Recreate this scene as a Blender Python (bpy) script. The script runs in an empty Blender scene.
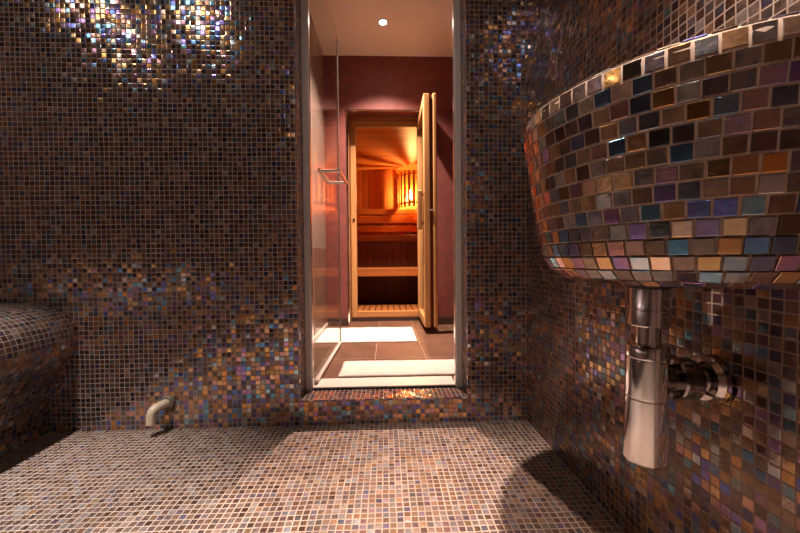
import bpy, bmesh, math, random
from mathutils import Vector, Matrix, noise
random.seed(7)
PI = math.pi
scn = bpy.context.scene
COL = scn.collection

# ------------------------------------------------------------------ camera
F_PX = 356.0
H_CAM = 0.70
yaw, pitch, roll = math.radians(2.1), math.radians(-1.2), math.radians(0.49)
fw = Vector((math.sin(yaw)*math.cos(pitch), math.cos(yaw)*math.cos(pitch), math.sin(pitch)))
r0 = Vector((math.cos(yaw), -math.sin(yaw), 0.0))
u0 = r0.cross(fw)
up = u0*math.cos(roll) + r0*math.sin(roll)
rt = r0*math.cos(roll) - u0*math.sin(roll)
cam_d = bpy.data.cameras.new('camera')
cam_d.sensor_width = 36.0
cam_d.lens = 36.0*F_PX/800.0
cam_d.clip_start = 0.02
cam = bpy.data.objects.new('camera', cam_d)
COL.objects.link(cam)
m3 = Matrix((rt, up, -fw)).transposed()
cam.matrix_world = Matrix.Translation((0, 0, H_CAM)) @ m3.to_4x4()
scn.camera = cam

# ------------------------------------------------------------------ world, exposure
w = bpy.data.worlds.new('world'); scn.world = w
w.use_nodes = True
w.node_tree.nodes['Background'].inputs[0].default_value = (0.01, 0.01, 0.012, 1)
w.node_tree.nodes['Background'].inputs[1].default_value = 0.2
vs = scn.view_settings
vs.view_transform = 'Standard'; vs.look = 'None'; vs.gamma = 1.0
vs.use_curve_mapping = False
vs.exposure = 0.08
scn.cycles.use_denoising = True
scn.cycles.max_bounces = 12
scn.cycles.transparent_max_bounces = 12
scn.cycles.caustics_reflective = False
scn.cycles.caustics_refractive = False
scn.cycles.sample_clamp_indirect = 6.0

# ceiling spots of the steam room, the last an added fill: x, y, watts, colour, cone degrees, blend
HAMMAM_Z = 2.30
SPOTS = [(0.216, 0.29, 410, (1.0, 0.82, 0.70), 62, 0.7),
         (-1.20, 0.66, 320, (1.0, 0.92, 0.86), 54, 0.8),
         (-1.85, 0.52, 240, (1.0, 0.88, 0.80), 50, 0.8),
         (-0.45, -0.75, 230, (1.0, 0.88, 0.79), 80, 1.0)]  # unseen fill lamp, added to brighten the floor behind the camera and the wall
CORRIDOR_SPOT = (-0.013, 2.71, 2.479, 265, (1.0, 0.70, 0.555))
SAUNA_BULB = 1350.0

# ------------------------------------------------------------------ materials
def new_mat(name):
    m = bpy.data.materials.new(name); m.use_nodes = True
    nt = m.node_tree; nt.nodes.clear()
    out = nt.nodes.new('ShaderNodeOutputMaterial')
    return m, nt, out

class NB:
    """small node-building shorthand"""
    def __init__(s, nt): s.nt = nt
    def n(s, t, **kw):
        d = s.nt.nodes.new(t)
        for k, v in kw.items(): setattr(d, k, v)
        return d
    def put(s, sock, v):
        if isinstance(v, bpy.types.NodeSocket): s.nt.links.new(v, sock)
        else: sock.default_value = v
    def math(s, op, a, b=0.0, c=0.0):
        d = s.n('ShaderNodeMath', operation=op)
        s.put(d.inputs[0], a); s.put(d.inputs[1], b); s.put(d.inputs[2], c)
        return d.outputs[0]
    def vmath(s, op, a, b=(0, 0, 0), scale=None):
        d = s.n('ShaderNodeVectorMath', operation=op)
        s.put(d.inputs[0], a); s.put(d.inputs[1], b)
        if scale is not None: s.put(d.inputs['Scale'], scale)
        return d.outputs[0]
    def sep(s, v):
        d = s.n('ShaderNodeSeparateXYZ'); s.put(d.inputs[0], v); return d.outputs
    def comb(s, x, y, z=0.0):
        d = s.n('ShaderNodeCombineXYZ')
        for i, v in enumerate((x, y, z)): s.put(d.inputs[i], v)
        return d.outputs[0]
    def ramp(s, fac, stops, interp='LINEAR'):
        d = s.n('ShaderNodeValToRGB'); cr = d.color_ramp; cr.interpolation = interp
        while len(cr.elements) < len(stops): cr.elements.new(0.5)
        for e, (p, c) in zip(cr.elements, stops):
            e.position = p; e.color = (*c, 1) if len(c) == 3 else c
        s.put(d.inputs[0], fac); return d.outputs[0]
    def maprange(s, v, a, b, c, d_, kind='LINEAR'):
        d = s.n('ShaderNodeMapRange', interpolation_type=kind)
        s.put(d.inputs[0], v)
        for i, k in enumerate((a, b, c, d_)): s.put(d.inputs[1+i], k)
        return d.outputs[0]
    def mixc(s, fac, a, b, blend='MIX'):
        d = s.n('ShaderNodeMix', data_type='RGBA', blend_type=blend)
        s.put(d.inputs[0], fac); s.put(d.inputs[6], a); s.put(d.inputs[7], b)
        return d.outputs[2]
    def noise(s, vec, scale, detail=3.0, rough=0.5):
        d = s.n('ShaderNodeTexNoise'); s.put(d.inputs['Vector'], vec)
        d.inputs['Scale'].default_value = scale; d.inputs['Detail'].default_value = detail
        d.inputs['Roughness'].default_value = rough
        return d.outputs
    def white(s, vec):
        d = s.n('ShaderNodeTexWhiteNoise', noise_dimensions='3D'); s.put(d.inputs['Vector'], vec)
        return d.outputs
    def bump(s, h, strength, dist, normal=None):
        d = s.n('ShaderNodeBump'); d.inputs['Strength'].default_value = strength
        d.inputs['Distance'].default_value = dist
        s.put(d.inputs['Height'], h)
        if normal is not None: s.put(d.inputs['Normal'], normal)
        return d.outputs[0]
    def principled(s, **kw):
        d = s.n('ShaderNodeBsdfPrincipled')
        for k, v in kw.items(): s.put(d.inputs[k.replace('_', ' ')], v)
        return d
    def mixs(s, fac, a, b):
        d = s.n('ShaderNodeMixShader'); s.put(d.inputs[0], fac)
        s.nt.links.new(a, d.inputs[1]); s.nt.links.new(b, d.inputs[2]); return d.outputs[0]

BODY = [(0.0, (.010, .007, .006)), (.16, (.030, .018, .014)), (.32, (.060, .034, .025)),
        (.46, (.085, .060, .048)), (.58, (.035, .026, .028)), (.68, (.120, .075, .052)),
        (.78, (.095, .085, .085)), (.86, (.150, .080, .042)), (.93, (.170, .140, .120))]
BODY_WALL = [(0.0, (.011, .0065, .006)), (.25, (.020, .0125, .0105)), (.45, (.031, .020, .0165)), (.62, (.016, .010, .012)),
             (.78, (.045, .029, .023)), (.88, (.058, .046, .044)), (.95, (.072, .040, .025))]
BODY_FLOOR = [(0.0, (.085, .045, .033)), (.15, (.150, .085, .062)), (.35, (.200, .120, .090)), (.52, (.240, .155, .120)),
              (.66, (.120, .070, .060)), (.78, (.290, .220, .190)), (.88, (.220, .110, .060)), (.94, (.300, .270, .260))]
SHEEN = [(0.0, (1.0, .42, .10)), (.14, (1.0, .68, .26)), (.28, (.92, .46, .36)), (.42, (.52, .27, .62)),
         (.55, (.15, .26, .88)), (.68, (.15, .57, .80)), (.80, (.85, .86, .88)), (.90, (.92, .58, .32)), (1.0, (1.0, .42, .10))]

def tile_core(b, c1, c2, vec, base_gain, sheen_lo, sheen_hi, tilt, rough, spec=0.5, edge=None, swirl=90.0, bumpd=0.0006, palette=None):
    r1, g1, b1 = b.sep(c1)
    body = b.ramp(r1, palette or BODY, 'CONSTANT')
    sw = b.noise(vec, swirl, 3.0, 0.6)
    gain = b.maprange(sw[0], .3, .7, .55*base_gain, 1.45*base_gain)
    body = b.vmath('SCALE', body, scale=gain)
    geo = b.n('ShaderNodeNewGeometry')
    rnd = b.vmath('SUBTRACT', c2, (.5, .5, .5))
    nrm = b.vmath('NORMALIZE', b.vmath('ADD', geo.outputs['Normal'], b.vmath('SCALE', rnd, scale=tilt)))
    h = sw[0]
    if edge is not None:
        h = b.math('ADD', b.math('MULTIPLY', sw[0], .35), b.math('MULTIPLY', edge, .45))
    nrm = b.bump(h, .6, bumpd, nrm)
    lw = b.n('ShaderNodeLayerWeight'); lw.inputs[0].default_value = .5
    hue = b.math('FRACT', b.math('ADD', g1, b.math('ADD', b.math('MULTIPLY', lw.outputs['Facing'], .45), b.math('MULTIPLY', sw[0], .25))))
    sheen = b.ramp(hue, SHEEN)
    rv = b.maprange(b.sep(c2)[0], 0, 1, rough*.7, rough*1.9)
    p = b.principled(Base_Color=body, Roughness=rv, Normal=nrm)
    p.inputs['Specular IOR Level'].default_value = spec
    gl = b.n('ShaderNodeBsdfGlossy'); b.put(gl.inputs['Color'], sheen); b.put(gl.inputs['Normal'], nrm)
    b.put(gl.inputs['Roughness'], rv)
    fac = b.maprange(b.math('POWER', b1, 1.35), 0, 1, sheen_lo, sheen_hi)
    return b.mixs(fac, p.outputs[0], gl.outputs[0])

def mosaic(name, pitch=.0198, joint=.13, grout=(.20, .15, .125), base_gain=1.0, sheen_lo=.10, sheen_hi=.6,
           tilt=.10, rough=.16, spec=.5, palette=None):
    m, nt, out = new_mat(name); b = NB(nt)
    uv = b.n('ShaderNodeUVMap'); uv.uv_map = 'UVMap'
    tc = b.n('ShaderNodeTexCoord')
    wob = b.noise(uv.outputs[0], 9.0, 1.0)
    uvw = b.vmath('ADD', uv.outputs[0], b.vmath('SCALE', b.vmath('SUBTRACT', wob[1], (.5, .5, .5)), scale=.006))
    s = b.vmath('SCALE', uvw, scale=1.0/pitch)
    x, y, _ = b.sep(s)
    s2 = b.comb(x, y, 0.0)
    cell = b.vmath('FLOOR', s2)
    fx, fy, _ = b.sep(b.vmath('FRACTION', s2))
    d = b.math('MINIMUM', b.math('MINIMUM', fx, b.math('SUBTRACT', 1.0, fx)), b.math('MINIMUM', fy, b.math('SUBTRACT', 1.0, fy)))
    mask = b.maprange(d, joint*.5-.025, joint*.5+.025, 0, 1, 'SMOOTHSTEP')
    edge = b.maprange(d, joint*.5, joint*.5+.14, 0, 1, 'SMOOTHSTEP')
    c1 = b.white(cell)[1]
    c2 = b.white(b.vmath('ADD', cell, (31.7, 11.3, 5.1)))[1]
    tile = tile_core(b, c1, c2, tc.outputs['Object'], base_gain, sheen_lo, sheen_hi, tilt, rough, spec, edge, palette=palette)
    gn = b.noise(tc.outputs['Object'], 14.0, 4.0)
    gc = b.vmath('SCALE', (grout), scale=b.maprange(gn[0], .3, .7, .75, 1.25))
    g = b.principled(Base_Color=gc, Roughness=.85)
    g.inputs['Specular IOR Level'].default_value = .2
    nt.links.new(b.mixs(mask, g.outputs[0], tile), out.inputs[0])
    return m

def simple(name, col, rough=.5, metal=0.0, var=0.0, scale=20.0, bump=0.0, spec=.5):
    m, nt, out = new_mat(name); b = NB(nt)
    p = b.principled(Base_Color=(*col, 1), Roughness=rough, Metallic=metal)
    p.inputs['Specular IOR Level'].default_value = spec
    tc = b.n('ShaderNodeTexCoord')
    if var or bump:
        nz = b.noise(tc.outputs['Object'], scale, 5.0, .6)
        if var:
            b.put(p.inputs['Base Color'], b.vmath('SCALE', col, scale=b.maprange(nz[0], .3, .7, 1-var, 1+var)))
        if bump: b.put(p.inputs['Normal'], b.bump(nz[0], .5, bump))
    nt.links.new(p.outputs[0], out.inputs[0])
    return m

def wood(name, col, axis, rough=.45, plank=None, plank_axis=None, gloss=.4):
    """grain runs along axis; plank = width of tongue-and-groove boards measured along plank_axis"""
    m, nt, out = new_mat(name); b = NB(nt)
    tc = b.n('ShaderNodeTexCoord'); o = tc.outputs['Object']
    sc = [26.0, 26.0, 26.0]; sc[axis] = 1.6
    mp = b.n('ShaderNodeMapping'); b.put(mp.inputs[0], o); mp.inputs['Scale'].default_value = sc
    g = b.noise(mp.outputs[0], 1.0, 5.0, .6)
    gain = b.maprange(g[0], .3, .7, .78, 1.2)
    nrm = None
    if plank:
        xyz = b.sep(o); v = b.math('DIVIDE', xyz[plank_axis], plank)
        cellr = b.white(b.comb(b.math('FLOOR', v), 3.3, 1.7))[0]
        gain = b.math('MULTIPLY', gain, b.maprange(cellr, 0, 1, .82, 1.15))
        fr = b.math('FRACT', v)
        d = b.math('MINIMUM', fr, b.math('SUBTRACT', 1.0, fr))
        gm = b.maprange(d, .015, .06, 0, 1, 'SMOOTHSTEP')
        gain = b.math('MULTIPLY', gain, b.maprange(gm, 0, 1, .65, 1.0))
        nrm = b.bump(gm, .8, .004)
    c = b.vmath('SCALE', col, scale=gain)
    p = b.principled(Base_Color=c, Roughness=rough)
    p.inputs['Specular IOR Level'].default_value = gloss
    if nrm is not None: b.put(p.inputs['Normal'], nrm)
    nt.links.new(p.outputs[0], out.inputs[0])
    return m

def emit(name, col, strength):
    m, nt, out = new_mat(name); b = NB(nt)
    e = b.n('ShaderNodeEmission'); e.inputs[0].default_value = (*col, 1); e.inputs[1].default_value = strength
    nt.links.new(e.outputs[0], out.inputs[0]); return m

def clear_glass(name, tint=(.93, .96, .95), refl=1.0):
    """flat safety glass: straight-through light plus a Fresnel mirror"""
    m, nt, out = new_mat(name); b = NB(nt)
    t = b.n('ShaderNodeBsdfTransparent'); t.inputs[0].default_value = (*tint, 1)
    g = b.n('ShaderNodeBsdfGlossy'); g.inputs[0].default_value = (1, 1, 1, 1); g.inputs['Roughness'].default_value = .03
    fr = b.n('ShaderNodeFresnel'); fr.inputs[0].default_value = 1.5
    nt.links.new(b.mixs(b.math('MULTIPLY', fr.outputs[0], refl), t.outputs[0], g.outputs[0]), out.inputs[0])
    return m

def floor_tile_mat(name):
    m, nt, out = new_mat(name); b = NB(nt)
    tc = b.n('ShaderNodeTexCoord'); x, y, z = b.sep(tc.outputs['Object'])
    u = b.math('DIVIDE', b.math('ADD', x, .075), .301); v = b.math('DIVIDE', b.math('SUBTRACT', y, 2.105), .402)
    fu, fv = b.math('FRACT', u), b.math('FRACT', v)
    du = b.math('MULTIPLY', b.math('MINIMUM', fu, b.math('SUBTRACT', 1, fu)), .301)
    dv = b.math('MULTIPLY', b.math('MINIMUM', fv, b.math('SUBTRACT', 1, fv)), .402)
    d = b.math('MINIMUM', du, dv)
    mask = b.maprange(d, .0012, .0022, 0, 1)
    r = b.white(b.comb(b.math('FLOOR', u), b.math('FLOOR', v), 2.0))[0]
    nz = b.noise(tc.outputs['Object'], 7.0, 5.0, .6)
    g = b.math('MULTIPLY', b.maprange(r, 0, 1, .85, 1.15), b.maprange(nz[0], .3, .7, .8, 1.2))
    c = b.mixc(mask, (.42, .31, .25, 1), b.vmath('SCALE', (.125, .066, .043), scale=g))
    p = b.principled(Base_Color=c, Roughness=.42, Normal=b.bump(mask, .5, .001))
    p.inputs['Specular IOR Level'].default_value = .35
    nt.links.new(p.outputs[0], out.inputs[0]); return m

def wainscot_mat(name):
    m, nt, out = new_mat(name); b = NB(nt)
    tc = b.n('ShaderNodeTexCoord'); x, y, z = b.sep(tc.outputs['Object'])
    hi = b.math('GREATER_THAN', z, .79)
    nz = b.noise(tc.outputs['Object'], 9.0, 5.0, .6)
    c = b.mixc(hi, b.vmath('SCALE', (.16, .085, .06), scale=b.maprange(nz[0], .3, .7, .8, 1.2)), (.22, .165, .14, 1))
    p = b.principled(Base_Color=c, Roughness=.5)
    nt.links.new(p.outputs[0], out.inputs[0]); return m

M = {}
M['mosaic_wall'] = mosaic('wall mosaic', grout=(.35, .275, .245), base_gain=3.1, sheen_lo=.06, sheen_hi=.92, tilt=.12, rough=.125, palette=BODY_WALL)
M['mosaic_right'] = mosaic('side wall mosaic', grout=(.27, .185, .145), base_gain=2.1, sheen_lo=.04, sheen_hi=.45, tilt=.10, rough=.16, palette=BODY_WALL)  # basin shade put into the colour: duller, darker than the wall mosaic
M['mosaic_floor'] = mosaic('floor mosaic', grout=(.46, .345, .28), joint=.18, base_gain=.62, sheen_lo=.03, sheen_hi=.16, tilt=.10, rough=.36, palette=BODY_FLOOR)
M['mosaic_bench'] = mosaic('bench mosaic', grout=(.25, .19, .165), palette=BODY_WALL, base_gain=2.0, sheen_lo=.06, sheen_hi=.45, tilt=.10, rough=.2)
M['mosaic_sill'] = mosaic('sill mosaic', grout=(.4, .28, .2), palette=BODY_FLOOR, base_gain=.9, sheen_lo=.02, sheen_hi=.2, tilt=.10, rough=.36)
M['plaster_dark'] = simple('dark plaster', (.22, .17, .15), .8)
M['purple'] = simple('plum plaster', (.205, .062, .054), .55, var=.18, scale=14, bump=.002, spec=.35)
M['ceiling'] = simple('painted ceiling', (.93, .82, .72), .8)
M['alu'] = simple('anodised aluminium', (.78, .71, .70), .4, metal=.05)
M['alu_bright'] = simple('bright aluminium', (.85, .82, .80), .25, metal=.9)
M['chrome'] = simple('chrome', (.78, .75, .73), .08, metal=1.0)
M['chrome_dark'] = simple('dark chrome', (.30, .27, .26), .12, metal=1.0)  # on the trap outlet this tone stands for reflected dark surroundings
M['rubber'] = simple('black rubber', (.012, .011, .011), .6)
M['white_stone'] = simple('white threshold', (.80, .76, .70), .35, var=.03, scale=30)
M['floor_tile'] = floor_tile_mat('brown floor tile')
M['skirting'] = simple('brown skirting tile', (.055, .030, .024), .45)
M['wainscot'] = wainscot_mat('beige and brown wall')
M['glass'] = clear_glass('clear glass', refl=.2)
M['seal'] = simple('clear plastic seal', (.78, .72, .66), .3)
M['pipe'] = simple('cream pipe', (.76, .63, .46), .35, var=.06, scale=40)
M['pipe_ring'] = simple('weathered collar', (.20, .17, .13), .45, var=.3, scale=60)
M['towel'] = simple('white terry', (.68, .645, .60), .95, var=.05, scale=260, bump=.004, spec=.1)
M['pine_x'] = wood('pine lengthwise', (.52, .25, .085), 0)
M['pine_z'] = wood('pine upright', (.56, .30, .115), 2)
M['pine_y'] = wood('pine crosswise', (.56, .30, .115), 1)
M['lining_x'] = wood('shaded brown lining', (.26, .105, .04), 0)  # brown wood, toned down further for the shadow in the opening
M['lining_z'] = wood('shaded brown upright lining', (.26, .105, .04), 2)
M['sauna_wall_x'] = wood('sauna boarding', (.52, .17, .035), 2, plank=.088, plank_axis=0)
M['sauna_wall_y'] = wood('sauna side boarding', (.52, .17, .035), 2, plank=.088, plank_axis=1)
M['sauna_ceiling'] = wood('sauna ceiling boards', (.55, .19, .04), 0, plank=.095, plank_axis=1)
M['sauna_bench'] = wood('sauna bench slats', (.55, .19, .04), 0)
M['duck'] = wood('duckboard wood', (.42, .16, .045), 1)
M['sauna_shaded'] = wood('shade-dark red boarding', (.20, .05, .02), 2, plank=.088, plank_axis=0)  # boarding darkened in colour for shade under the bench and in the groove
M['handle_metal'] = simple('satin steel', (.80, .76, .72), .28, metal=.9)
M['lens'] = emit('lamp lens', (1.0, .90, .78), 60.0)
M['lens_cool'] = emit('spot lens', (1.0, .86, .76), 290.0)
M['white_paint'] = simple('white lacquer ring', (.8, .74, .68), .4)
M['bulb'] = emit('sauna bulb', (1.0, .48, .14), SAUNA_BULB)
# hand-laid basin tiles: three random numbers per tile come with the mesh
m, nt, out = new_mat('basin tile'); b = NB(nt)
at = b.n('ShaderNodeAttribute'); at.attribute_name = 'tile_random'
tc = b.n('ShaderNodeTexCoord')
c2 = b.white(b.vmath('SCALE', at.outputs['Color'], scale=97.0))[1]
nt.links.new(tile_core(b, at.outputs['Color'], c2, tc.outputs['Object'], 1.9, .06, .85, .18, .13, .6, None, 55.0, .0012), out.inputs[0])
M['basin_tile'] = m
M['basin_grout'] = simple('basin grout', (.50, .36, .28), .7, var=.2, scale=60)

# ------------------------------------------------------------------ mesh builder
class MB:
    def __init__(s): s.v = []; s.f = []; s.mi = []; s.uv = []; s.sm = []; s.mats = []; s.col = []
    def mat(s, m):
        if m not in s.mats: s.mats.append(m)
        return s.mats.index(m)
    def face(s, pts, m, uv=None, smooth=False, col=None):
        i0 = len(s.v); s.v += [tuple(p) for p in pts]
        s.f.append(tuple(range(i0, i0+len(pts)))); s.mi.append(s.mat(m)); s.uv.append(uv); s.sm.append(smooth); s.col.append(col)
    def grid(s, rows, m, uvs=None, smooth=True, closed=False):
        """rows: list of equally long point lists; shared vertices"""
        n = len(rows[0]); i0 = len(s.v)
        for r in rows: s.v += [tuple(p) for p in r]
        for i in range(len(rows)-1):
            for j in range(n if closed else n-1):
                k = (j+1) % n
                s.f.append((i0+i*n+j, i0+i*n+k, i0+(i+1)*n+k, i0+(i+1)*n+j))
                s.mi.append(s.mat(m)); s.sm.append(smooth); s.col.append(None)
                s.uv.append(None if uvs is None else [uvs[i][j], uvs[i][j+1], uvs[i+1][j+1], uvs[i+1][j]])
    def box(s, x0, x1, y0, y1, z0, z1, m):
        p = [(x, y, z) for z in (z0, z1) for y in (y0, y1) for x in (x0, x1)]
        i0 = len(s.v); s.v += p
        for q in ((0, 2, 3, 1), (4, 5, 7, 6), (0, 1, 5, 4), (2, 6, 7, 3), (0, 4, 6, 2), (1, 3, 7, 5)):
            s.f.append(tuple(i0+k for k in q)); s.mi.append(s.mat(m)); s.uv.append(None); s.sm.append(False); s.col.append(None)
    def lathe(s, prof, c, axis, m, seg=40, smooth=True):
        """prof: (radius, height) along axis (Vector) from point c"""
        ax = Vector(axis).normalized(); t = Vector((1, 0, 0)) if abs(ax.x) < .9 else Vector((0, 1, 0))
        a = ax.cross(t).normalized(); bb = ax.cross(a); c = Vector(c)
        rows = [[c + ax*h + (a*math.cos(2*PI*k/seg) + bb*math.sin(2*PI*k/seg))*max(r, 1e-5) for k in range(seg)] for r, h in prof]
        s.grid(rows, m, None, smooth, True)
    def tube(s, path, r, m, seg=18, caps=True):
        P = [Vector(p) for p in path]; rows = []
        rr = r if isinstance(r, (list, tuple)) else [r]*len(P)
        prev = None
        for i, p in enumerate(P):
            d = (P[min(i+1, len(P)-1)] - P[max(i-1, 0)]).normalized()
            if prev is None:
                t = Vector((0, 0, 1)) if abs(d.z) < .9 else Vector((1, 0, 0)); a = d.cross(t).normalized()
            else: a = (prev - d*prev.dot(d)).normalized()
            prev = a; bb = d.cross(a)
            rows.append([p + (a*math.cos(2*PI*k/seg) + bb*math.sin(2*PI*k/seg))*rr[i] for k in range(seg)])
        if caps:
            rows = [[P[0]]*seg] + [rows[0]] + rows + [rows[-1]] + [[P[-1]]*seg]
        s.grid(rows, m, None, True, True)
    def build(s, name, parent=None, bevel=0.0, auto=True, merge=False):
        me = bpy.data.meshes.new(name)
        me.from_pydata(s.v, [], s.f)
        for m in s.mats: me.materials.append(m)
        me.polygons.foreach_set('material_index', s.mi)
        me.polygons.foreach_set('use_smooth', s.sm)
        ul = me.uv_layers.new(name='UVMap')
        for p, uv in zip(me.polygons, s.uv):
            for k, li in enumerate(p.loop_indices):
                if uv is not None: ul.data[li].uv = uv[k]
                else:
                    co = me.vertices[me.loops[li].vertex_index].co; n = p.normal
                    ax = max(range(3), key=lambda q: abs(n[q]))
                    ul.data[li].uv = ((co.y, co.z), (co.x, co.z), (co.x, co.y))[ax]
        if any(c is not None for c in s.col):
            ca = me.color_attributes.new('tile_random', 'FLOAT_COLOR', 'CORNER')
            for p, c in zip(me.polygons, s.col):
                for li in p.loop_indices: ca.data[li].color = (*(c or (0, 0, 0)), 1)
        me.update()
        if auto and any(s.sm): me.set_sharp_from_angle(angle=math.radians(24))
        if merge:
            bm = bmesh.new(); bm.from_mesh(me); bmesh.ops.remove_doubles(bm, verts=bm.verts, dist=1e-5)
            bmesh.ops.recalc_face_normals(bm, faces=bm.faces); bm.to_mesh(me); bm.free()
        o = bpy.data.objects.new(name, me); COL.objects.link(o)
        if parent is not None: o.parent = parent; o.matrix_parent_inverse = parent.matrix_basis.inverted()
        if bevel:
            md = o.modifiers.new('bevel', 'BEVEL'); md.width = bevel; md.segments = 2; md.limit_method = 'ANGLE'
        return o

def tag(o, label=None, cat=None, group=None, kind=None):
    if label: o['label'] = label
    if cat: o['category'] = cat
    if group: o['group'] = group
    if kind: o['kind'] = kind
    return o
def thing(name, loc, label, cat, group=None):
    o = bpy.data.objects.new(name, None); COL.objects.link(o); o.location = loc; o.empty_display_size = .1
    return tag(o, label, cat, group)
def struct(mb, name, parent=None, **kw):
    o = mb.build(name, parent, **kw)
    if parent is None: o['kind'] = 'structure'
    return o

# ------------------------------------------------------------------ steam room shell
YB, XR, XL, YF, ZC = 1.504, .598, -2.55, -1.9, HAMMAM_Z+.02
JL, JR, SILL, HEAD, YW = -.3715, .3415, .108, 2.26, 1.70
b_ = MB(); b_.box(XL-.1, XR+.1, YF-.1, YB, -.1, 0, M['mosaic_floor']); struct(b_, 'floor')
b_ = MB()
mw, ms = M['mosaic_wall'], M['mosaic_sill']
b_.box(XL-.1, JL, YB, YW, -.1, ZC+.3, mw)
b_.box(JR, 1.1, YB, YW, -.1, ZC+.3, mw)
b_.box(JL, JR, YB, YW, -.1, SILL, mw)
b_.box(JL, JR, YB, YW, HEAD, ZC+.3, mw)
struct(b_, 'wall_back')
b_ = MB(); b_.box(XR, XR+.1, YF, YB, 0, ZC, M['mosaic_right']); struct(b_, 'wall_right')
b_ = MB(); b_.box(XL-.1, XL, YF, YB, 0, ZC, mw); struct(b_, 'wall_left')
b_ = MB(); b_.box(XL-.1, XR+.1, YF-.1, YF, 0, ZC, mw); struct(b_, 'wall_front')
b_ = MB(); b_.box(XL-.1, XR+.1, YF-.1, YB, ZC, ZC+.1, M['plaster_dark']); struct(b_, 'ceiling')

# ------------------------------------------------------------------ corridor shell
ZF, YP, ZK = .112, 3.16, 2.479
CL, CR = -.535, 1.0
OL, OR_, OT = -.343, .343, 2.012
b_ = MB(); b_.box(CL-.1, CR+.1, YW, 3.45, 0, ZF, M['floor_tile']); struct(b_, 'floor_corridor')
b_ = MB(); b_.box(CL-.1, CL, YW, YP, 0, ZK, M['wainscot']); struct(b_, 'wall_corridor_left')
b_ = MB(); b_.box(CR, CR+.1, YW, YP, 0, ZK, M['purple']); struct(b_, 'wall_corridor_right')
b_ = MB()
b_.box(-1.1, OL, YP, YP+.14, 0, ZK, M['purple']); b_.box(OR_, 1.1, YP, YP+.14, 0, ZK, M['purple'])
b_.box(OL, OR_, YP, YP+.14, OT, ZK, M['purple'])
struct(b_, 'wall_corridor_back')
b_ = MB(); b_.box(CL-.1, CR+.1, YW, YP+.14, ZK, ZK+.1, M['ceiling']); struct(b_, 'ceiling_corridor')
b_ = MB(); b_.box(CL, CR, YW, YW+.012, HEAD, ZK, M['purple']); b_.box(JR+.02, CR, YW, YW+.012, ZF, HEAD, M['purple'])
struct(b_, 'wall_corridor_front')
b_ = MB(); b_.box(CL+.011, OL-.006, YP-.011, YP, ZF, ZF+.068, M['skirting']); struct(b_, 'baseboard_left', bevel=.0015)
b_ = MB(); b_.box(OR_+.006, CR, YP-.011, YP, ZF, ZF+.068, M['skirting']); struct(b_, 'baseboard_right', bevel=.0015)
b_ = MB(); b_.box(CL, CL+.011, YW, YP, ZF, ZF+.03, M['seal']); struct(b_, 'baseboard_corridor', bevel=.0015)
# white threshold under the glass door
b_ = MB(); b_.box(JL+.026, JR-.026, 1.634, 1.756, SILL-.02, .1145, M['white_stone']); struct(b_, 'trim_1', bevel=.0015)
# metal edging round the sauna opening
b_ = MB()
e = .012
b_.box(OL-.004, OL+e, YP-.006, YP+.03, ZF, OT, M['chrome']); b_.box(OR_-e, OR_+.004, YP-.006, YP+.03, ZF, OT, M['chrome'])
b_.box(OL-.004, OR_+.004, YP-.006, YP+.03, OT-e, OT+.004, M['chrome'])
struct(b_, 'trim_2', bevel=.002)

# ------------------------------------------------------------------ glass door between steam room and corridor
d1 = bpy.data.objects.new('door_1', None); COL.objects.link(d1); d1.location = (0, 1.63, SILL); d1['kind'] = 'structure'
for x0, x1 in ((JL, JL+.027), (JR-.027, JR)):
    b_ = MB(); b_.box(x0, x1, 1.612, 1.66, SILL, HEAD, M['alu']); b_.build('frame_rail', d1, bevel=.002)
for x0, x1 in ((JL+.027, JL+.031), (JR-.031, JR-.027)):
    b_ = MB(); b_.box(x0, x1, 1.62, 1.65, SILL, HEAD, M['alu_bright']); tag(b_.build('sealing_strip', d1), 'bright strip along the frame')
b_ = MB(); b_.box(JL+.031, JR-.031, 1.612, 1.66, HEAD-.045, HEAD, M['alu']); b_.build('frame_header', d1, bevel=.002)
b_ = MB(); b_.box(JL+.031, JR-.031, 1.618, 1.633, SILL-.01, .1155, M['rubber']); b_.build('gasket', d1)
# the leaf, swung open into the corridor
hx, hy, ex, ey = -.3365, 1.672, -.324, 2.455
lv = Vector((ex-hx, ey-hy, 0)); L = lv.length; ld = lv.normalized(); lp = Vector((ld.y, -ld.x, 0))
def leafbox(mb, a0, a1, t0, t1, z0, z1, m):
    P = lambda a, t, z: Vector((hx, hy, 0)) + ld*a + lp*t + Vector((0, 0, z))
    p = [P(a, t, z) for z in (z0, z1) for t in (t0, t1) for a in (a0, a1)]
    i0 = len(mb.v); mb.v += [tuple(q) for q in p]
    for q in ((0, 1, 3, 2), (4, 6, 7, 5), (0, 4, 5, 1), (2, 3, 7, 6), (0, 2, 6, 4), (1, 5, 7, 3)):
        mb.f.append(tuple(i0+k for k in q)); mb.mi.append(mb.mat(m)); mb.uv.append(None); mb.sm.append(False); mb.col.append(None)
b_ = MB(); leafbox(b_, 0, L, -.004, .004, .138, 2.20, M['glass']); leaf = b_.build('glass_leaf', d1)
b_ = MB(); leafbox(b_, 0, L, -.009, .009, .1235, .138, M['seal']); tag(b_.build('bottom_seal', leaf, bevel=.002), 'pale strip under the glass')
b_ = MB(); leafbox(b_, L, L+.0035, -.004, .004, .138, 2.20, M['seal']); b_.build('edge_seal', leaf)
P = lambda a, t, z: tuple(Vector((hx, hy, 0)) + ld*a + lp*t + Vector((0, 0, z)))
for sgn in (1, -1):
    b_ = MB(); leafbox(b_, .40, .775, sgn*.055-.008, sgn*.055+.008, 1.204, 1.232, M['handle_metal'])
    b_.build('pull_bar', leaf, bevel=.006)
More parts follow.
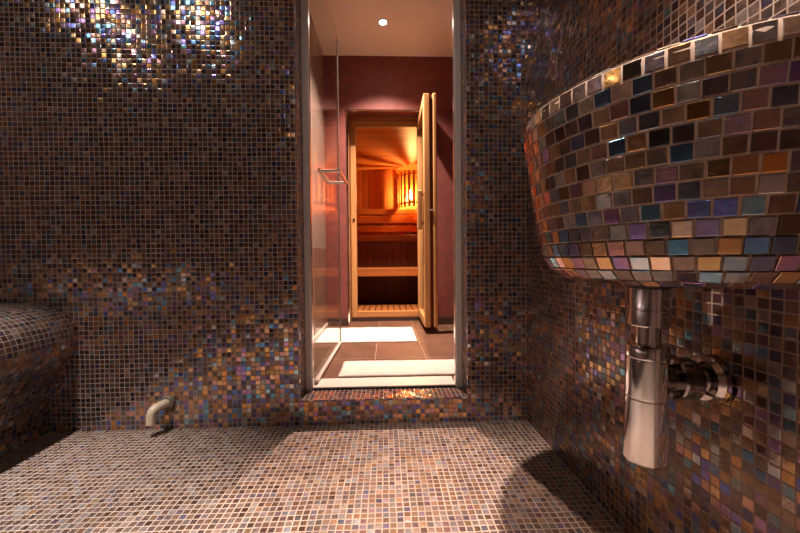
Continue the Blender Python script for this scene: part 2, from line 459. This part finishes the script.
for a in (.43, .745):
    b_ = MB(); b_.tube([P(a, -.055, 1.218), P(a, .055, 1.218)], .008, M['handle_metal']); b_.build('standoff', leaf)

# ------------------------------------------------------------------ sauna cabin
SZ, SC, SY0, SY1, SXL, SXR = .190, 1.995, 3.44, 5.2, -.95, .475
b_ = MB(); b_.box(SXL, SXR, SY0-.05, SY1, .02, SZ-.03, M['skirting']); struct(b_, 'floor_sauna')
b_ = MB(); b_.box(SXL-.05, SXR+.05, SY1, SY1+.05, 0, SC+.1, M['sauna_wall_x']); struct(b_, 'wall_sauna_back')
b_ = MB(); b_.box(SXL-.05, SXL, SY0, SY1, 0, SC, M['sauna_wall_y']); struct(b_, 'wall_sauna_left')
b_ = MB(); b_.box(SXR, SXR+.05, SY0, SY1, 0, SC, M['sauna_wall_y']); struct(b_, 'wall_sauna_right')
b_ = MB(); b_.box(SXL-.05, SXR+.05, SY0-.04, SY1, SC, SC+.06, M['sauna_ceiling']); struct(b_, 'ceiling_sauna')
b_ = MB()
b_.box(SXL-.1, -.335, SY0-.03, SY0, 0, SC+.1, M['sauna_wall_x']); b_.box(.335, SXR+.1, SY0-.03, SY0, 0, SC+.1, M['sauna_wall_x'])
struct(b_, 'wall_sauna_front')
# brown boards lining the opening, their shadow put into a darker colour
b_ = MB()
b_.box(OL, OR_, YP+.14, SY0, OT-.012, OT+.02, M['lining_x']); b_.box(OL-.02, OL+.006, YP+.14, SY0, ZF, OT-.012, M['lining_z']); b_.box(OR_-.006, OR_+.02, YP+.14, SY0, ZF, OT-.012, M['lining_z'])
struct(b_, 'trim_3')

# sauna door: frame, threshold and the leaf opened into the corridor
d2 = bpy.data.objects.new('door_2', None); COL.objects.link(d2); d2.location = (0, 3.4, .147); d2['kind'] = 'structure'
b_ = MB(); b_.box(-.335, -.284, 3.385, 3.44, .147, 2.0, M['pine_z']); b_.build('door_post', d2, bevel=.004)
b_ = MB(); b_.box(.300, .335, 3.385, 3.44, .147, 2.0, M['pine_z']); b_.build('door_post', d2, bevel=.004)
b_ = MB(); b_.box(-.284, .300, 3.385, 3.44, 1.948, 2.0, M['pine_x']); b_.build('door_head', d2, bevel=.004)
b_ = MB(); b_.box(-.284, .300, 3.385, 3.44, .147, .204, M['pine_x']); b_.build('threshold', d2, bevel=.004)
b_ = MB(); b_.box(-.338, .338, 3.379, 3.389, .112, .147, M['skirting']); b_.build('kick_board', d2)
DX0, DX1, DY0, DY1, DZ0, DZ1 = .292, .338, 2.752, 3.378, .165, 1.972
b_ = MB(); b_.box(DX0, DX1, DY0, DY0+.06, DZ0, DZ1, M['pine_z']); lf = b_.build('door_leaf', d2, bevel=.005)
b_ = MB(); b_.box(DX0, DX1, DY1-.06, DY1, DZ0, DZ1, M['pine_z']); b_.build('stile', lf, bevel=.005)
b_ = MB(); b_.box(DX0, DX1, DY0+.06, DY1-.06, DZ1-.07, DZ1, M['pine_y']); b_.build('rail', lf, bevel=.005)
b_ = MB(); b_.box(DX0, DX1, DY0+.06, DY1-.06, DZ0, DZ0+.07, M['pine_y']); b_.build('rail', lf, bevel=.005)
b_ = MB(); b_.box(.313, .319, DY0+.06, DY1-.06, DZ0+.07, DZ1-.07, M['glass']); b_.build('pane', lf)
# outer cover board of the leaf, one groove away
for n_, x0, x1, ins, mt_, bv in (('groove_strip', .339, .362, .012, M['sauna_shaded'], 0), ('cover_board', .362, .394, 0, M['pine_z'], .009)):
    b_ = MB(); b_.box(x0, x1, DY0+ins, DY0+.06, DZ0+ins, DZ1+.006-ins, mt_); b_.build(n_, lf, bevel=bv)
    b_ = MB(); b_.box(x0, x1, DY1-.06, DY1-.02, DZ0+ins, DZ1+.006-ins, mt_); b_.build(n_, lf, bevel=bv)
    b_ = MB(); b_.box(x0, x1, DY0+.06, DY1-.06, DZ0+ins, DZ0+.07, mt_); b_.build(n_, lf)
    b_ = MB(); b_.box(x0, x1, DY0+.06, DY1-.06, DZ1-.07, DZ1+.006-ins, mt_); b_.build(n_, lf)
b_ = MB(); b_.box(DX0-.052, DX0-.016, DY0+.002, DY0+.05, .93, 1.235, M['pine_z'])
hd = b_.build('door_handle', lf, bevel=.008)
for z in (.965, 1.19):
    b_ = MB(); b_.box(DX0-.024, DX0, DY0+.012, DY0+.036, z, z+.025, M['pine_z']); b_.build('handle_block', hd)
b_ = MB(); b_.box(.339, .362, DY0-.004, DY0+.02, 1.07, 1.085, M['handle_metal']); tag(b_.build('latch', lf, bevel=.002), 'small metal latch')
b_ = MB(); b_.lathe([(0, 0), (.010, 0), (.012, .010), (0, .012)], (-.308, 3.385, 1.075), (0, -1, 0), M['chrome_dark'], 16); tag(b_.build('roller_catch', d2), 'small dark metal catch')

# sauna furniture
def slat_bench(name, y0, y1, ztop, zfas, nsl, label, zleg):
    t = thing(name, (0, y0, ztop), label, 'bench')
    b_ = MB(); b_.box(SXL+.003, SXR-.003, y0, y0+.03, zfas, ztop, M['sauna_bench']); b_.build('front_board', t, bevel=.006)
    wdt = (y1-y0-.035)/nsl
    for k in range(nsl):
        b_ = MB(); yy = y0+.036+k*wdt
        b_.box(SXL+.003, SXR-.003, yy, yy+wdt-.012, ztop-.025, ztop, M['sauna_bench']); b_.build('slat', t, bevel=.004)
    for x in (SXL+.05, SXR-.09):
        b_ = MB(); b_.box(x, x+.04, y0+.04, y1-.02, zfas+.01, ztop-.026, M['pine_y']); b_.build('bearer', t)
    for x in (SXL+.05, SXR-.09):
        b_ = MB(); b_.box(x, x+.04, y0+.05, y0+.09, zleg, zfas+.01, M['pine_z']); b_.build('leg', t)
    return t
slat_bench('sauna_bench', 4.55, 5.18, 1.008, .920, 5, 'upper wooden sauna bench below the glowing corner lamp', SZ)
slat_bench('sauna_bench', 3.98, 4.50, .602, .508, 4, 'lower wooden sauna bench just inside the sauna door', SZ)
t = thing('bench_skirting', (0, 4.53, .55), 'shade-dark red boarding closing the space under the upper sauna bench', 'panel')
b_ = MB(); b_.box(SXL+.003, SXR-.003, 4.515, 4.545, SZ-.03, .915, M['sauna_shaded']); b_.build('board_panel', t)
t = thing('backrest', (0, 5.15, 1.3), 'slatted wooden backrest on the sauna wall above the upper bench', 'backrest')
for z0, z1 in ((1.340, 1.422), (1.215, 1.325), (1.09, 1.18)):
    b_ = MB(); b_.box(SXL+.003, SXR-.003, 5.135, 5.16, z0, z1, M['sauna_bench']); b_.build('slat', t, bevel=.006)
for x in (-.6, -.05, .3):
    b_ = MB(); b_.box(x, x+.05, 5.161, 5.198, 1.07, 1.42, M['pine_z']); b_.build('batten', t)
t = thing('duckboard', (0, 3.7, SZ), 'slatted wooden duckboard on the sauna floor behind the threshold', 'duckboard')
for k in range(17):
    x = -.62+k*.063
    b_ = MB(); b_.box(x, x+.054, 3.46, 3.97, SZ-.02, SZ, M['duck']); b_.build('slat', t, bevel=.003)
for y in (3.5, 3.9):
    b_ = MB(); b_.box(-.62, .45, y, y+.03, SZ-.031, SZ-.02, M['duck']); b_.build('batten', t)
# corner lamp: upright slats on a quarter arc, bulb behind
t = thing('sauna_lamp', (SXR, SY1, 1.45), 'glowing corner lamp behind upright wooden slats in the sauna', 'lamp')
R_ = .30; cx, cy = SXR, SY1
def arc_strip(mb, r0_, r1_, z0, z1, a0, a1, m, n=10):
    A = [a0+(a1-a0)*k/n for k in range(n+1)]
    pts = lambda r, z: [(cx-r*math.cos(a), cy-r*math.sin(a), z) for a in A]
    mb.grid([pts(r0_, z0), pts(r1_, z0), pts(r1_, z1), pts(r0_, z1), pts(r0_, z0)], m, None, False)
for z0 in (1.475, 1.865):
    b_ = MB(); arc_strip(b_, R_-.012, R_, z0, z0+.022, .03, PI/2-.03, M['pine_x']); b_.build('shade_rail', t)
ns = 7
for k in range(ns):
    a = .07+(PI/2-.14)*k/(ns-1); da = .055
    b_ = MB(); arc_strip(b_, R_+.001, R_+.010, 1.43, 1.925, a-da, a+da, M['pine_z'], 2); b_.build('shade_slat', t)
b_ = MB(); b_.lathe([(0, 0), (.022, 0), (.028, .05), (0, .055)], (.345, 5.06, 1.49), (0, 0, 1), M['white_paint'], 20); holder = b_.build('lamp_holder', t)
b_ = MB(); b_.lathe([(0, -.005), (.010, .0), (.0145, .03), (.0155, .065), (.010, .105), (0, .13)], (.345, 5.06, 1.55), (0, 0, 1), M['bulb'], 20); tag(b_.build('bulb', holder), 'bright glowing bulb')

# ------------------------------------------------------------------ corridor ceiling spot
def add_spot(t, name, watts, colr, cone, blend):
    ld_ = bpy.data.lights.new(name+'_light', 'SPOT'); ld_.energy = watts; ld_.color = colr
    ld_.spot_size = math.radians(cone); ld_.spot_blend = blend; ld_.shadow_soft_size = .022
    lo = bpy.data.objects.new(name+'_light', ld_); COL.objects.link(lo); lo.parent = t; lo.location = (0, 0, -.03)
def downlight(name, x, y, z, watts, colr, cone, blend, label, lens, group=None, r=.036):
    t = thing(name, (x, y, z), label, 'lamp', group)
    b_ = MB(); b_.lathe([(r, -.001), (r+.004, -.006), (r+.014, -.005), (r+.017, 0)], (x, y, z), (0, 0, 1), M['white_paint'], 36); b_.build('trim_ring', t)
    b_ = MB(); b_.lathe([(0, -.0012), (r, -.0012)], (x, y, z), (0, 0, 1), lens, 36); tag(b_.build('lens', t), 'bright lens')
    add_spot(t, name, watts, colr, cone, blend)
    return t
x, y, z, wt, cl = CORRIDOR_SPOT
dl = downlight('ceiling_spotlight', x, y, z, wt, cl, 112, .85, 'round recessed spotlight glowing in the peach corridor ceiling', M['lens'], None, .025)
add_spot(dl, 'ceiling_spotlight', wt*1.5, cl, 64, 1.0)   # the lamp's narrow bright core
where = ['in front of the wash basin', 'above the rounded bench edge by the door wall', 'above the bench seat close to the left wall',
         'added as unseen fill nearest the wall facing the glass door']
for (x, y, wt, cl, cone, bl), wh in zip(SPOTS, where):
    downlight('ceiling_spotlight', x, y, ZC, wt, cl, cone, bl, 'recessed steam room spotlight '+wh, M['lens_cool'], 'steam room ceiling spotlights', .03)

# ------------------------------------------------------------------ mosaic bench along the left wall
prof = [(XL+.002, .545), (-1.75, .542), (-1.52, .538), (-1.435, .533), (-1.385, .522), (-1.335, .500), (-1.300, .470), (-1.279, .430), (-1.271, .390), (-1.272, .355),
        (-1.283, .325), (-1.303, .295), (-1.335, .250), (-1.365, .200), (-1.388, .140), (-1.402, .080), (-1.408, .03), (-1.40, .0005)]
def spline(pts, n=4):
    o = []
    P_ = [Vector((*p, 0)) for p in pts]
    for i in range(len(P_)-1):
        p0, p1, p2, p3 = P_[max(i-1, 0)], P_[i], P_[i+1], P_[min(i+2, len(P_)-1)]
        for k in range(n):
            t = k/n
            o.append(.5*((2*p1)+(-p0+p2)*t+(2*p0-5*p1+4*p2-p3)*t*t+(-p0+3*p1-3*p2+p3)*t**3))
    o.append(P_[-1]); return [(p.x, p.y) for p in o]
sp = spline(prof[1:], 4); sp = [prof[0]] + sp
S = [0]
for a, c in zip(sp, sp[1:]): S.append(S[-1]+math.dist(a, c))
ys = [YF+.002+(YB-.002-YF-.002)*k/8 for k in range(9)]
b_ = MB()
b_.grid([[(px, yy, pz) for yy in ys] for px, pz in sp], M['mosaic_bench'], [[(yy, s) for yy in ys] for s in S])
bench = b_.build('mosaic_bench'); tag(bench, 'built-in dark mosaic bench with rounded overhanging front edge along the left wall', 'bench')

# ------------------------------------------------------------------ cream steam pipe in the back wall
px, pz = -.917, .112
t = thing('steam_pipe', (px, YB, pz), 'short bent cream pipe poking out of the back wall near the floor', 'pipe')
path = [(px, YB, pz), (px-.008, YB-.040, pz+.001), (px-.014, YB-.052, pz-.001), (px-.020, YB-.061, pz-.007), (px-.0235, YB-.0645, pz-.016), (px-.0245, YB-.065, pz-.026), (px-.026, YB-.066, pz-.060)]
b_ = MB(); b_.tube(path, [.0178]*7, M['pipe'], 20, False); b_.tube(path[::-1][:2], [.0135, .0135], M['rubber'], 16, True)  # black core put in the pipe mouth for the shade inside its bore
b_.build('elbow', t)
b_ = MB(); b_.lathe([(.0182, -.0), (.019, .012), (.026, .012), (.030, .008), (.032, 0)], (px, YB, pz), (0, -1, 0), M['pipe_ring'], 30); tag(b_.build('wall_collar', t), 'weathered round collar')

# ------------------------------------------------------------------ wash basin
BX, BY = .534, .6075
basin = thing('wash_basin', (BX, BY, .657), 'large round wall-hung wash basin clad in dark iridescent mosaic', 'basin')
out_prof = [(.258, .9505), (.2690, .9520), (.2755, .9480), (.2772, .9400), (.2752, .915), (.2680, .876), (.2632, .831), (.2590, .800), (.2535, .760), (.2465, .726), (.2395, .702), (.2310, .685), (.2180, .671), (.205, .663), (.190, .658)]
in_prof = [(.258, .9505), (.2500, .9440), (.2450, .92), (.232, .84), (.205, .775), (.15, .735), (.08, .720), (.03, .716), (.001, .716)]
def phimax(r):
    c = -(XR-.0015-BX)/r
    return PI if c <= -1 else math.acos(c)
def at_phi(r, z, ph): return Vector((BX-r*math.cos(ph), BY+r*math.sin(ph), z))
def ring(r, z, n=64):
    pm = phimax(r); return [at_phi(r, z, -pm+2*pm*k/n) for k in range(n+1)]
b_ = MB()
full = [(.001, .656), (.08, .656)] + out_prof[::-1] + in_prof[1:]
b_.grid([ring(r-(.0026 if 2 <= i < 8 else .0008) if i < 17 else r+.0008, z+(.0022 if i < 8 else 0)) for i, (r, z) in enumerate(full)], M['basin_grout'])
def clad(mb, prof, rp, cp, rnd, flip=1):
    P_ = [Vector((p[0], 0, p[1])) for p in prof]
    cum = [0]
    for a, c in zip(P_, P_[1:]): cum.append(cum[-1]+(c-a).length)
    def ev(s):
        s = min(max(s, 0), cum[-1]-1e-6)
        for i in range(len(P_)-1):
            if s <= cum[i+1]: return P_[i].lerp(P_[i+1], (s-cum[i])/(cum[i+1]-cum[i]))
    rows = max(1, round(cum[-1]/rp)); rp = cum[-1]/rows; g = .0012
    for i in range(rows):
        p0, p1 = ev(i*rp+g), ev((i+1)*rp-g)
        rm = (p0.x+p1.x)/2
        if rm < .05: continue
        d = (p1-p0).normalized(); nr = Vector((-d.z, 0, d.x))*flip      # profile normal
        pm = phimax(rm); length = 2*pm*rm; off = rnd.choice((0, 0, .12, .3, .5))*cp
        cols = int(length/cp)+2
        for j in range(-1, cols):
            a0 = (off+j*cp+g*1.05+rnd.uniform(-.0006, .0006))/rm-pm; a1 = (off+(j+1)*cp-g*1.05+rnd.uniform(-.0006, .0006))/rm-pm
            a0, a1 = max(a0, -pm), min(a1, pm)
            if a1-a0 < .004/rm: continue
            am = (a0+a1)/2
            er = Vector((-math.cos(am), math.sin(am), 0)); N = er*nr.x+Vector((0, 0, nr.z)); N.normalize()
            c = [at_phi(p0.x, p0.z, a0), at_phi(p0.x, p0.z, a1), at_phi(p1.x, p1.z, a1), at_phi(p1.x, p1.z, a0)]
            c = [q+Vector((rnd.uniform(-1, 1), rnd.uniform(-1, 1), rnd.uniform(-1, 1)))*.00025 for q in c]
            cen = sum(c, Vector())/4
            lift = rnd.uniform(.0005, .0010)
            tl = Vector((rnd.uniform(-1, 1), rnd.uniform(-1, 1), rnd.uniform(-1, 1)))*.03
            rings = []
            for ins, h in ((0, -.001), (.03, lift*.6), (.10, lift)):
                rings.append([q.lerp(cen, ins)+N*(h+(q-cen).dot(tl)) for q in c])
            col = (rnd.random(), rnd.random(), rnd.random())
            for lo, hi in ((0, 1), (1, 2)):
                for k in range(4):
                    q = [rings[lo][k], rings[lo][(k+1) % 4], rings[hi][(k+1) % 4], rings[hi][k]]
                    mb.face(q if flip > 0 else q[::-1], M['basin_tile'], None, False, col)
            mb.face(rings[2] if flip > 0 else rings[2][::-1], M['basin_tile'], None, False, col)
rnd = random.Random(21)
# note: profile runs down the outside, so its outward normal is (-dz, dr) flipped
clad(b_, out_prof[2:], .0222, .0238, rnd, 1)
clad(b_, in_prof[1:], .0222, .0238, rnd, -1)
clad(b_, [(.250, .9497), (.2752, .9512)], .0222, .0238, rnd, 1)
b_.build('bowl', basin)

# ------------------------------------------------------------------ bottle trap under the basin
TX, TY, TZ = .4775, .63, .4785
trap = thing('bottle_trap', (TX, TY, .327), 'polished chrome bottle trap hanging under the wash basin', 'trap')
C_ = M['chrome']
b_ = MB(); b_.lathe([(.0, .656), (.042, .656), (.043, .650), (.040, .646), (.0, .646)], (TX, TY, 0), (0, 0, 1), M['rubber'], 40); tag(b_.build('washer', trap), 'black washer under the basin')
b_ = MB(); b_.lathe([(0, .645), (.0315, .645), (.0330, .643), (.0330, .6085), (.0315, .607), (.0315, .605), (.0330, .6035), (.0330, .577), (.0315, .575), (0, .575)], (TX, TY, 0), (0, 0, 1), C_, 56); b_.build('collar_nut', trap)
b_ = MB(); b_.lathe([(.0197, .578), (.0197, .536)], (TX, TY, 0), (0, 0, 1), C_, 40); b_.build('neck', trap)
b_ = MB(); b_.lathe([(.019, .541), (.0300, .541), (.0330, .539), (.0338, .535), (.0338, .5185), (.0329, .517), (.0329, .5155), (.0338, .514), (.0336, .447), (.0329, .4455), (0, .4455)], (TX, TY, 0), (0, 0, 1), C_, 64); bottle = b_.build('bottle', trap)
b_ = MB(); b_.lathe([(0, .4450), (.0329, .4450), (.0329, .444), (.0336, .4425), (.0338, .400), (.0342, .338), (.0336, .331), (.0315, .3275), (0, .327)], (TX, TY, 0), (0, 0, 1), C_, 64); b_.build('screw_cup', bottle)
b_ = MB(); b_.lathe([(.0255, .02), (.0255, XR-TX)], (TX, TY, TZ), (1, 0, 0), M['chrome_dark'], 44); tag(b_.build('outlet_pipe', trap), 'horizontal outlet pipe with dark reflections in its colour')
b_ = MB(); b_.lathe([(.0256, .046), (.0350, .046), (.0375, .049), (.0385, .055), (.0385, .078), (.0360, .081), (.0256, .081)], (TX, TY, TZ), (1, 0, 0), M['chrome_dark'], 44); tag(b_.build('union_nut', trap), 'ring nut on the outlet with dark reflections in its colour')
b_ = MB(); b_.lathe([(.0257, .098), (.038, .100), (.0430, .110), (.0430, XR-TX-.0005), (.0257, XR-TX-.0005)], (TX, TY, TZ), (1, 0, 0), M['chrome'], 48); b_.build('wall_flange', trap)
trap.rotation_euler = (0, math.radians(1.6), 0); trap.location.x -= .0088

# ------------------------------------------------------------------ bath mats
def bath_mat(x0, x1, y0, y1, label, seed):
    nx, ny = 64, 40; th = .011
    rn = Vector((seed*7.3, seed*3.1, 0))
    def P(i, j, top):
        u, v = i/nx, j/ny
        x = x0+(x1-x0)*u; y = y0+(y1-y0)*v
        q = Vector((x, y, 0))*5+rn
        x += .006*noise.noise(q); y += .006*noise.noise(q+Vector((9, 0, 0)))
        ed = min(u*(x1-x0), (1-u)*(x1-x0), v*(y1-y0), (1-v)*(y1-y0))
        rim = min(1, ed/.012)
        hz = th*(.55+.45*math.sqrt(rim)) + .0025*rim*noise.noise(Vector((x, y, 0))*13+rn)
        band = .0018 if .018 < ed < .034 else 0
        return (x, y, ZF+.0008+(hz-band if top else 0))
    b_ = MB()
    b_.grid([[P(i, j, True) for i in range(nx+1)] for j in range(ny+1)], M['towel'])
    b_.grid([[P(i, j, False) for i in range(nx+1)] for j in (ny, 0)], M['towel'])
    edge = [(i, 0) for i in range(nx)]+[(nx, j) for j in range(ny)]+[(i, ny) for i in range(nx, 0, -1)]+[(0, j) for j in range(ny, 0, -1)]
    b_.grid([[P(*q, False) for q in edge], [P(*q, True) for q in edge]], M['towel'], None, True, True)
    o = b_.build('bath_mat', merge=True); tag(o, label, 'bath mat', 'white bath mats on the corridor floor'); return o
bath_mat(-.25, .50, 1.770, 2.025, 'white terry bath mat directly behind the threshold of the glass door', 1)
bath_mat(-.515, .212, 2.505, 3.020, 'white terry bath mat lying in front of the open sauna door', 2)
